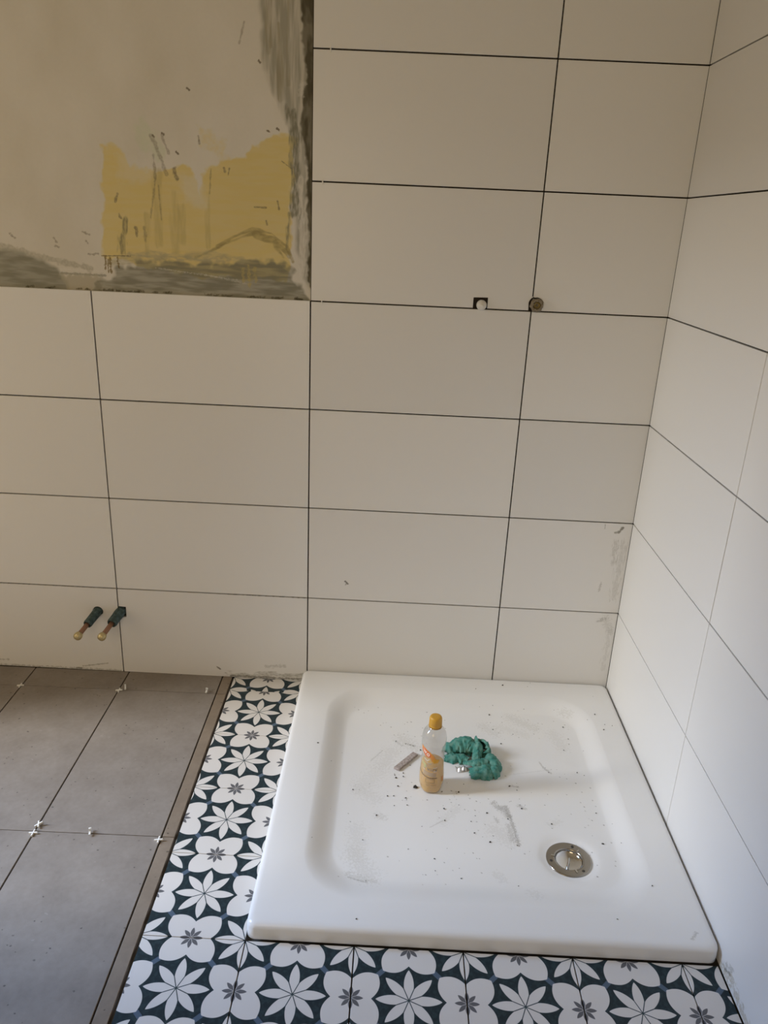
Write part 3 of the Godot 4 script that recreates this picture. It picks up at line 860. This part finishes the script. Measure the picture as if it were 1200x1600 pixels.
func label_image() -> Image:
	# 1 pixel = 0.25 mm; 380 wide round the bottle, 512 high
	var im := blank(380, 512, Color(0.86, 0.85, 0.82, 0.03))
	var orange := lin(0.75, 0.27, 0.03)
	var fruit := lin(0.70, 0.36, 0.015)
	var red := lin(0.70, 0.13, 0.03)
	var white := lin(0.85, 0.82, 0.76)
	var brown := lin(0.13, 0.07, 0.02)
	var tan := lin(0.45, 0.30, 0.17)
	# badge and slice of fruit running down to the right
	poly_fill(im, PackedVector2Array([Vector2(60, 18), Vector2(110, 30), Vector2(175, 62), Vector2(222, 112), Vector2(246, 150), Vector2(290, 158), Vector2(270, 192), Vector2(228, 200), Vector2(196, 170), Vector2(180, 128), Vector2(120, 100), Vector2(70, 92), Vector2(55, 60)]), orange, 0.95, 3, 4, 0.04)
	poly_fill(im, PackedVector2Array([Vector2(222, 140), Vector2(252, 150), Vector2(292, 158), Vector2(272, 190), Vector2(232, 200), Vector2(205, 176)]), fruit, 0.95, 3, 4, 0.04)
	poly_fill(im, PackedVector2Array([Vector2(78, 40), Vector2(120, 42), Vector2(165, 70), Vector2(190, 108), Vector2(172, 138), Vector2(130, 134), Vector2(92, 104), Vector2(74, 70)]), red, 0.9, 3, 3, 0.04)
	# the lettering on the badge
	for s in [[Vector2(96, 58), Vector2(102, 84)], [Vector2(112, 66), Vector2(119, 94), Vector2(132, 74)], [Vector2(147, 88), Vector2(141, 104), Vector2(149, 117), Vector2(163, 116), Vector2(168, 100), Vector2(160, 88), Vector2(147, 88)]]:
		stroke(im, s, 7, white, 1.0, 0.05, 0.05)
	stroke(im, [Vector2(93, 44), Vector2(94, 45)], 4, white, 1.0, 0.05)
	# pale roundel, green leaf, small print
	stroke(im, [Vector2(110, 160), Vector2(150, 176), Vector2(168, 160)], 8, white, 0.75, 0.4, 0.06)
	stroke(im, [Vector2(120, 186), Vector2(170, 205), Vector2(196, 204)], 8, lin(0.35, 0.33, 0.30), 0.6, 0.4, 0.06)
	stroke(im, [Vector2(90, 225), Vector2(122, 240), Vector2(118, 262)], 26, lin(0.45, 0.48, 0.14), 0.75, 0.3, 0.04)
	for s in [[158, 262, 162, 284], [172, 270, 170, 288], [186, 266, 190, 292], [205, 268, 210, 290], [226, 262, 224, 288], [240, 258, 250, 290], [262, 262, 256, 292]]:
		stroke(im, [Vector2(s[0], s[1]), Vector2(s[2], s[3])], 5.5, lin(0.10, 0.09, 0.07), 0.85, 0.4, 0.1)
	for s in [[Vector2(222, 256), Vector2(262, 250)], [Vector2(226, 296), Vector2(258, 298)], [Vector2(100, 285), Vector2(128, 296)]]:
		stroke(im, s, 4, white, 0.9, 0.3, 0.06)
	# tan panel with a dark rule under it, framed box, lines
	poly_fill(im, PackedVector2Array([Vector2(110, 300), Vector2(255, 318), Vector2(255, 366), Vector2(110, 345)]), tan, 0.42, 3, 3, 0.04)
	stroke(im, [Vector2(40, 330), Vector2(110, 362), Vector2(180, 376), Vector2(262, 376)], 8, brown, 0.95, 0.2, 0.05)
	for s in [[Vector2(150, 392), Vector2(240, 392), Vector2(240, 436), Vector2(150, 436), Vector2(150, 392)], [Vector2(160, 452), Vector2(196, 456)], [Vector2(158, 470), Vector2(190, 474)], [Vector2(210, 468), Vector2(254, 464)]]:
		stroke(im, s, 6.0, lin(0.42, 0.22, 0.03), 0.75, 0.3, 0.05)
	poly_fill(im, PackedVector2Array([Vector2(322, 380), Vector2(352, 390), Vector2(354, 440), Vector2(328, 452)]), lin(0.62, 0.16, 0.01), 0.8, 4, 4, 0.04)
	return im

# ---------------------------------------------------------------- the cleaning rag

func rag() -> void:
	var at := Vector3(0.5005, TRAY_FLOOR + 0.0004, 0.3895)
	# one cloth thrown down in arched folds: [x, z, height, half width] along each fold, and how far round its near edge comes down (degrees)
	var folds := [
		[30.0, [0.430, 0.356, 0.012, 0.012], [0.446, 0.344, 0.030, 0.020], [0.472, 0.336, 0.042, 0.027], [0.498, 0.338, 0.046, 0.026], [0.514, 0.354, 0.043, 0.020], [0.518, 0.378, 0.036, 0.014], [0.516, 0.392, 0.016, 0.010]],
		[28.0, [0.432, 0.358, 0.018, 0.014], [0.452, 0.350, 0.032, 0.020], [0.476, 0.346, 0.041, 0.023], [0.500, 0.350, 0.040, 0.018]],
		[0.0, [0.440, 0.350, 0.008, 0.010], [0.462, 0.344, 0.018, 0.012], [0.486, 0.344, 0.022, 0.012], [0.508, 0.352, 0.022, 0.010]],
		[0.0, [0.430, 0.375, 0.009, 0.013], [0.450, 0.377, 0.016, 0.017], [0.474, 0.378, 0.019, 0.018], [0.494, 0.387, 0.016, 0.012]],
		[20.0, [0.517, 0.322, 0.048, 0.005], [0.522, 0.338, 0.049, 0.012], [0.522, 0.362, 0.050, 0.015], [0.518, 0.388, 0.040, 0.014], [0.514, 0.400, 0.020, 0.010]],
		[60.0, [0.526, 0.326, 0.040, 0.008], [0.543, 0.342, 0.046, 0.012], [0.549, 0.362, 0.044, 0.013], [0.540, 0.384, 0.034, 0.012]],
		[0.0, [0.534, 0.366, 0.022, 0.012], [0.553, 0.386, 0.034, 0.020], [0.564, 0.412, 0.032, 0.020], [0.560, 0.434, 0.024, 0.015], [0.550, 0.448, 0.010, 0.010]],
		[0.0, [0.496, 0.450, 0.006, 0.008], [0.514, 0.444, 0.017, 0.014], [0.538, 0.440, 0.024, 0.017], [0.556, 0.440, 0.020, 0.014]],
		[42.0, [0.482, 0.398, 0.014, 0.010], [0.500, 0.410, 0.024, 0.015], [0.522, 0.410, 0.032, 0.018], [0.542, 0.404, 0.030, 0.016]],
		[10.0, [0.494, 0.426, 0.010, 0.009], [0.514, 0.428, 0.020, 0.013], [0.536, 0.424, 0.027, 0.015], [0.552, 0.418, 0.024, 0.014]]]
	var st := new_st(true)
	var first := 0
	var nu := 44
	var nv := 18
	for fi in folds.size():
		var f: Array = folds[fi]
		var bones: Array = f.slice(1)
		var line := Curve3D.new()
		for e in bones: line.add_point(Vector3(e[0], 0, e[1]))
		for i in bones.size():
			var d: Vector3 = (line.get_point_position(mini(i + 1, bones.size() - 1)) - line.get_point_position(maxi(i - 1, 0))) * 0.22
			line.set_point_in(i, -d)
			line.set_point_out(i, d)
		for iu in nu + 1:
			var u := float(iu) / nu * (bones.size() - 1)
			var k := mini(int(u), bones.size() - 2)
			var t := u - k
			var c := line.sample(k, t)
			var along := (line.sample(k, minf(t + 0.05, 1.0)) - line.sample(k, maxf(t - 0.05, 0.0))).normalized()
			var near := Vector3(-along.z, 0, along.x)
			if near.z < 0.0 and absf(near.z) > 0.3 or (absf(near.z) <= 0.3 and near.x > 0.0): near = -near
			var s := t * t * (3.0 - 2.0 * t)
			var h := lerpf(bones[k][2], bones[k + 1][2], s)
			var w := lerpf(bones[k][3], bones[k + 1][3], s)
			for iv in nv + 1:
				var a := lerpf(PI + 0.05, deg_to_rad(f[0]), float(iv) / nv)
				var q := Vector3(u * 2.2 + fi * 13.0, a * 0.9, fi * 5.0)
				var puff := 1.0 + 0.40 * noise.get_noise_3d(q.x * 0.5, q.y * 0.6, q.z) + 0.10 * noise.get_noise_3d(q.x * 1.7, q.y * 1.3, q.z + 9.0)
				var p := c + near * (cos(a) * w * puff) + Vector3.UP * (sin(a) * h * (0.85 + 0.3 * (puff - 0.85)))
				p += Vector3(noise.get_noise_2d(p.x * 60.0, p.z * 60.0), 0.0, noise.get_noise_2d(p.x * 60.0 + 7.0, p.z * 60.0)) * 0.0045
				p.y = maxf(p.y + 0.0012 * noise.get_noise_3d(p.x * 90.0, p.y * 90.0, p.z * 90.0), 0.0003)
				st.set_uv(Vector2(u, a))
				st.add_vertex(Vector3(p.x - 0.502, p.y, p.z - 0.380))
		for iu in nu:
			for iv in nv:
				var p := first + iu * (nv + 1) + iv
				for e in [p, p + nv + 2, p + nv + 1, p, p + 1, p + nv + 2]: st.add_index(e)
		first += (nu + 1) * (nv + 1)
	st.generate_normals()
	var m := look(Color.WHITE, 0.95)
	m.albedo_texture = noise_texture(256, 0.025, [[0.0, lin(0.02, 0.15, 0.125)], [0.42, lin(0.05, 0.22, 0.18)], [0.62, lin(0.12, 0.29, 0.235)], [1.0, lin(0.21, 0.36, 0.29)]], 21)
	m.uv1_triplanar = true
	m.uv1_scale = Vector3(7, 7, 7)
	m.cull_mode = BaseMaterial3D.CULL_DISABLED
	var o := part("cleaning_rag", st.commit(), m, self, Transform3D(Basis.IDENTITY, at))
	tag(o, "crumpled teal green cloth rag lying beside the bottle in the tray", "rag")

# ---------------------------------------------------------------- scraps in the tray

func tray_height(x: float, z: float) -> float:
	# how far down the slope the rounded outline through this point lies
	var s := 1.0
	while s > 0.0:
		var e := []
		for i in 5: e.append(lerpf(BASIN_OUTER[i], BASIN_INNER[i], s))
		var q := Vector2(absf(x - (e[0] + e[2]) / 2) - (e[2] - e[0]) / 2 + e[4], absf(z - (e[1] + e[3]) / 2) - (e[3] - e[1]) / 2 + e[4])
		if Vector2(maxf(q.x, 0.0), maxf(q.y, 0.0)).length() + minf(maxf(q.x, q.y), 0.0) < e[4]: break
		s -= 0.04
	s = maxf(s, 0.0)
	return lerpf(TRAY_TOP, TRAY_FLOOR, lerpf(s, s * s * (3.0 - 2.0 * s), 0.55))

func lump(st: SurfaceTool, c: Vector3, r: float) -> void:
	var p := []
	for d in [Vector3.RIGHT, Vector3.BACK, Vector3.LEFT, Vector3.FORWARD]:
		p.append(c + d.rotated(Vector3.UP, rng.randf() * 0.9) * r * rng.randf_range(0.6, 1.35))
	var top := c + Vector3(rng.randf_range(-0.3, 0.3), rng.randf_range(0.5, 1.1), rng.randf_range(-0.3, 0.3)) * r
	for i in 4:
		tri(st, p[i], p[(i + 1) % 4], top, p[i] + p[(i + 1) % 4] - c * 2.0 + Vector3.UP * r)
		tri(st, p[i], p[(i + 1) % 4], c - Vector3(0, r * 0.3, 0), Vector3.DOWN)

func small_finds() -> void:
	# a short flat strip cut from a tile edge
	var a := Vector3(0.2955, 0, 0.443)
	var b := Vector3(0.3475, 0, 0.376)
	var along := (b - a).normalized()
	var strip_at := Transform3D(Basis(along.cross(Vector3.UP) * -1.0, Vector3.UP, along), (a + b) / 2 + Vector3(0, TRAY_FLOOR + 0.0003, 0))
	strip_at.basis = Basis(Vector3.UP.cross(along), Vector3.UP, along)
	var L := (b - a).length() / 2
	var st := new_st()
	var outline := PackedVector2Array([Vector2(-0.0085, -L), Vector2(0.0080, -L - 0.002), Vector2(0.0085, L), Vector2(-0.0075, L + 0.001)])
	var strip := slab(outline, 0.007, 0.0006, Vector2.ZERO, Vector2(0.03, 0.03))
	var pm := look(Color.WHITE, 0.85)
	pm.albedo_texture = noise_texture(128, 0.06, [[0.0, lin(0.24, 0.20, 0.18)], [0.5, lin(0.42, 0.36, 0.33)], [1.0, lin(0.55, 0.48, 0.44)]], 31)
	pm.uv1_triplanar = true
	pm.uv1_scale = Vector3(14, 14, 14)
	var lay := strip_at * Transform3D(Basis(Vector3.RIGHT, Vector3.BACK, Vector3.UP), Vector3(0, 0.007, 0))
	var o := part("tile_offcut", strip, pm, self, lay)
	tag(o, "short flat pinkish grey strip lying left of the bottle in the tray", "offcut")
	# a scrap of silver foil, folded into ridges
	st = new_st(true)
	var n := 30
	for i in n + 1:
		var s := float(i) / n
		for k in 9:
			var t := k / 8.0 - 0.5
			var h := 0.0085 * (1.0 - 3.0 * t * t) + 0.0022 * cos(s * TAU * 2.6 + t) + 0.0006 * noise.get_noise_2d(s * 30.0, t * 30.0)
			st.set_uv(Vector2(s, t))
			st.add_vertex(Vector3((s - 0.5) * 0.030, maxf(0.0004, h + 0.001), t * 0.019 + 0.002 * sin(s * 5.0)))
	for i in n:
		for k in 8:
			var p := i * 9 + k
			for e in [p, p + 10, p + 9, p, p + 1, p + 10]: st.add_index(e)
	st.generate_normals()
	var foil := look(lin(0.80, 0.79, 0.80), 0.34, 0.75)
	foil.cull_mode = BaseMaterial3D.CULL_DISABLED
	o = part("foil_scrap", st.commit(), foil, self, Transform3D(Basis(Vector3.UP, 0.12), Vector3(0.4695, TRAY_FLOOR + 0.0004, 0.4295)))
	tag(o, "small ridged scrap of silver foil at the edge of the teal rag", "foil")
	# a lump of dark mortar against the bottle's foot
	st = new_st()
	for i in 4:
		lump(st, Vector3(rng.randf_range(-0.003, 0.003), 0.0018, rng.randf_range(-0.003, 0.003)), 0.0055)
	var dirt := look(lin(0.035, 0.031, 0.025), 0.95)
	o = part("mortar_lump", done(st), dirt, self, Transform3D(Basis.IDENTITY, Vector3(0.3445, TRAY_FLOOR + 0.0005, 0.509)))
	tag(o, "dark crumb of mortar touching the left foot of the bottle", "mortar lump")
	# grit scattered over the tray
	st = new_st()
	for i in range(0, CRUMBS.size(), 2):
		var x: float = CRUMBS[i]
		var z: float = CRUMBS[i + 1]
		if x > 0.94 or z < 0.02: continue
		var inside := x > 0.115 and x < 0.855 and z > 0.125 and z < 0.85
		if inside: z += 0.0085
		var y := tray_height(x, z)
		var sloped := y > TRAY_FLOOR + 0.0002 and y < TRAY_TOP - 0.0002
		var r := rng.randf_range(0.0010, 0.0016) if sloped else rng.randf_range(0.0013, 0.0030)
		lump(st, Vector3(x, y + (0.0035 if sloped else 0.0012), z), r)
	for i in 90:
		var k := rng.randi_range(0, CRUMBS.size() / 2 - 1) * 2
		var x: float = CRUMBS[k] + rng.randfn(0.0, 0.03)
		var z: float = CRUMBS[k + 1] + rng.randfn(0.0, 0.03)
		if x < 0.16 or x > 0.81 or z < 0.17 or z > 0.81 or Vector2(x, z).distance_to(DRAIN) < 0.09: continue
		lump(st, Vector3(x, TRAY_FLOOR + 0.0007, z), rng.randf_range(0.0006, 0.0012))
	o = part("mortar_grit", done(st), dirt, self)
	tag(o, "dark mortar grit scattered over the white shower tray", "grit", "", "stuff")

const CRUMBS := [0.37, 0.244, 0.333, 0.326, 0.292, 0.312, 0.321, 0.543, 0.289, 0.538, 0.324, 0.569, 0.247, 0.61, 0.36, 0.641, 0.326, 0.716, 0.417, 0.616, 0.524, 0.68, 0.314, 0.447, 0.314, 0.461, 0.291, 0.457, 0.333, 0.414, 0.415, 0.512, 0.459, 0.511, 0.474, 0.479, 0.456, 0.559, 0.495, 0.594, 0.488, 0.653, 0.483, 0.615, 0.526, 0.582, 0.385, 0.165, 0.547, 0.134, 0.588, 0.126, 0.574, 0.201, 0.574, 0.163, 0.144, 0.381, 0.118, 0.43, 0.388, 0.778, 0.387, 0.742, 0.54, 0.07, 0.627, 0.044, 0.183, 0.522, 0.217, 0.695, 0.098, 0.729, 0.132, 0.606, 0.075, 0.378, 0.215, 0.95, 0.446, 0.796, 0.273, 0.539, 0.362, 0.345, 0.418, 0.575, 0.342, 0.33, 0.32, 0.322, 0.3, 0.5, 0.291, 0.573, 0.294, 0.467, 0.664, 0.14, 0.707, 0.043, 0.629, 0.042, 0.7, 0.005, 0.719, 0.021, 0.588, 0.127, 0.683, 0.134, 0.775, 0.134, 0.635, 0.252, 0.79, 0.205, 0.795, 0.261, 0.792, 0.285, 0.826, 0.317, 0.807, 0.419, 0.79, 0.408, 0.771, 0.314, 0.595, 0.299, 0.578, 0.234, 0.575, 0.159, 0.907, 0.079, 0.862, 0.202, 0.899, 0.25, 0.929, 0.229, 0.908, 0.225, 0.89, 0.176, 0.614, 0.492, 0.614, 0.547, 0.617, 0.56, 0.576, 0.6, 0.588, 0.687, 0.523, 0.681, 0.526, 0.582, 0.806, 0.563, 0.684, 0.609, 0.835, 0.606, 0.798, 0.667, 0.84, 0.671, 0.959, 0.654, 0.947, 0.518, 0.869, 0.821, 0.574, 0.809, 0.768, 0.916, 0.596, 0.477, 0.618, 0.478, 0.704, 0.396, 0.711, 0.414]

# ---------------------------------------------------------------- pipes and outlets

func tube(from: Vector3, to: Vector3, profile: Array, sides := 28, rough := 0.0) -> ArrayMesh:
	# profile = [share of the way, radius]
	var d := (to - from).normalized()
	var u := d.cross(Vector3.UP).normalized()
	var v := u.cross(d)
	var rows := []
	for p in profile:
		var row := PackedVector3Array()
		for i in sides:
			var a := TAU * i / sides
			var r: float = p[1] * (1.0 + rough * noise.get_noise_2d(cos(a) * 3.0 + p[0] * 9.0, sin(a) * 3.0 + from.x * 50.0))
			row.append(from.lerp(to, p[0]) + (u * cos(a) + v * sin(a)) * r)
		rows.append(row)
	return rings(rows, true, true)

func pipes() -> void:
	var foam := look(Color.WHITE, 0.85)
	foam.albedo_texture = noise_texture(128, 0.05, [[0.0, lin(0.022, 0.04, 0.036)], [0.45, lin(0.05, 0.085, 0.088)], [0.75, lin(0.085, 0.135, 0.145)], [1.0, lin(0.22, 0.27, 0.27)]], 41)
	foam.uv1_triplanar = true
	foam.uv1_scale = Vector3(11, 11, 11)
	var copper := look(lin(0.36, 0.20, 0.13), 0.5, 0.7)
	var brass := look(lin(0.60, 0.50, 0.27), 0.4, 0.75)
	var hole := look(lin(0.02, 0.018, 0.016), 0.9)
	for k in 2:
		var at := [Vector3(-0.666, 0.217, 0), Vector3(-0.594, 0.219, 0)][k] as Vector3
		var tip := [Vector3(-0.0235, -0.030, 0.104), Vector3(-0.022, -0.030, 0.104)][k] as Vector3
		var p := thing("pipe_stub", ["capped copper pipe in a slate sleeve through the round drilled hole", "capped copper pipe in a slate sleeve through the square notch beside the joint"][k], "pipe", at, "supply pipes in the wall")
		var s := 0.56 if k == 0 else 0.50
		var r := 0.0135 if k == 0 else 0.0155
		var back := -tip * 0.08
		part("sleeve", tube(back, tip * s, [[0.0, r], [0.25, r * 1.04], [0.6, r], [0.95, r * 0.98], [1.0, r * 0.93], [1.0, r * 0.72], [0.93, r * 0.70]], 28, 0.10), foam, p)
		var c := part("copper_pipe", tube(back, tip, [[0.0, 0.0075], [0.86, 0.0075], [0.9, 0.0078], [1.0, 0.0075]], 22), copper, p)
		part("end_cap", tube(tip * 0.93, tip * 1.13, [[0.0, 0.0085], [0.06, 0.0108], [0.35, 0.0128], [0.65, 0.0124], [0.86, 0.0100], [0.96, 0.0062], [1.0, 0.0025]], 24, 0.05), brass, c)
	# the shower's two outlets
	var o := thing("outlet_plug", "rounded white plastic plug in the square notch above the joint", "plug", Vector3(0.4640, 1.2100, -0.009), "shower outlets in the back wall")
	var white := look(lin(0.72, 0.70, 0.66), 0.4)
	var along := Vector3(0, 0, 0.022)
	part("plug_body", tube(Vector3.ZERO, along, [[0.0, 0.0135], [0.45, 0.0140], [0.7, 0.0128], [0.9, 0.0090], [1.0, 0.0035]], 28), white, o)
	part("nib", tube(along * 0.97, along * 1.12, [[0.0, 0.0045], [0.6, 0.0042], [1.0, 0.0020]], 16), white, o)
	o = thing("outlet_fitting", "mortar caked brass outlet where four tiles meet", "pipe fitting", Vector3(0.6125, 1.2165, -0.009), "shower outlets in the back wall")
	var caked := look(Color.WHITE, 0.9)
	caked.albedo_texture = noise_texture(128, 0.07, [[0.0, lin(0.10, 0.08, 0.05)], [0.5, lin(0.24, 0.20, 0.14)], [1.0, lin(0.42, 0.37, 0.29)]], 51)
	caked.uv1_triplanar = true
	caked.uv1_scale = Vector3(20, 20, 20)
	part("collar", tube(Vector3.ZERO, Vector3(0, 0, 0.020), [[0.0, 0.0165], [0.5, 0.0178], [0.85, 0.0172], [1.0, 0.0145], [1.0, 0.0105], [0.7, 0.0095]], 26, 0.28), caked, o)
	part("socket", tube(Vector3(0, 0, 0.008), Vector3(0, 0, 0.0175), [[0.0, 0.0100], [1.0, 0.0088], [1.0, 0.0045], [0.5, 0.0040]], 18, 0.2), look(lin(0.22, 0.16, 0.05), 0.5, 0.5), o)

# ---------------------------------------------------------------- tile spacers

func cross_mesh(reach: float) -> ArrayMesh:
	var st := new_st()
	var w := 0.0016
	var poly := PackedVector2Array([Vector2(-reach, -w), Vector2(-w, -w), Vector2(-w, -reach), Vector2(w, -reach), Vector2(w, -w), Vector2(reach, -w), Vector2(reach, w), Vector2(w, w), Vector2(w, reach), Vector2(-w, reach), Vector2(-w, w), Vector2(-reach, w)])
	return slab(poly, 0.0045, 0.0004)

func spacers() -> void:
	var cross := cross_mesh(0.0105)
	var lying := Basis(Vector3(1, 0, 0), Vector3(0, 0, -1), Vector3(0, 1, 0))
	# [x, z, turn, tilt, standing, label]
	for s in [
		[-0.887, 0.112, 0.05, 0.10, false, "white cross spacer lying on the floor joint farthest left near the back wall"],
		[-0.577, 0.111, 0.06, 0.12, false, "white cross spacer on the floor tile corner nearest below the capped pipes"],
		[-0.5585, 0.099, 0.3, 0.0, true, "white spacer standing on edge in the back floor joint beside a lying spacer"],
		[-0.303, 0.095, 0.0, 0.0, true, "white spacer standing on edge in the back floor joint next to the patterned border"],
		[-0.5715, 0.690, 0.35, 0.45, false, "tilted white cross spacer just behind another at the front left floor crossing"],
		[-0.5725, 0.716, 0.02, 0.10, false, "white cross spacer lying flat at the front left floor crossing"],
		[-0.437, 0.7055, 0.25, 0.0, true, "white spacer standing on edge in the middle of the front floor joint"],
		[-0.2705, 0.7175, 0.05, 0.14, false, "white cross spacer at the front floor crossing beside the patterned border"]]:
		var o := MeshInstance3D.new()
		o.name = numbered("tile_spacer")
		o.mesh = cross
		o.material_override = M.spacer
		add_child(o)
		var b := Basis(Vector3.UP, s[2])
		if s[4]:
			o.transform = Transform3D(b * Basis(Vector3.RIGHT, 0.12) * Basis(Vector3.UP, PI / 2), Vector3(s[0], 0.0070, s[1]))
		else:
			o.transform = Transform3D(b * Basis(Vector3.BACK, s[3]) * lying, Vector3(s[0], 0.0046 + 0.0055 * s[3], s[1]))
		tag(o, s[5], "spacer", "spacers on the floor")
	for s in [[0.044, 1.8005, "white spacer stub in the highest wall joint right of the plaster"], [0.0285, 1.500, "white spacer stub in the wall joint level with the yellow patch"], [0.0305, 1.200, "white spacer stub in the wall joint level with the plaster's lower edge"]]:
		var o := MeshInstance3D.new()
		o.name = numbered("wall_spacer")
		o.mesh = box(Vector3(-0.0013, -0.0075, -0.007), Vector3(0.0013, 0.0075, 0.0028))
		o.material_override = M.spacer
		o.position = Vector3(s[0], s[1], 0)
		add_child(o)
		tag(o, s[2], "spacer", "spacers in the wall joints")
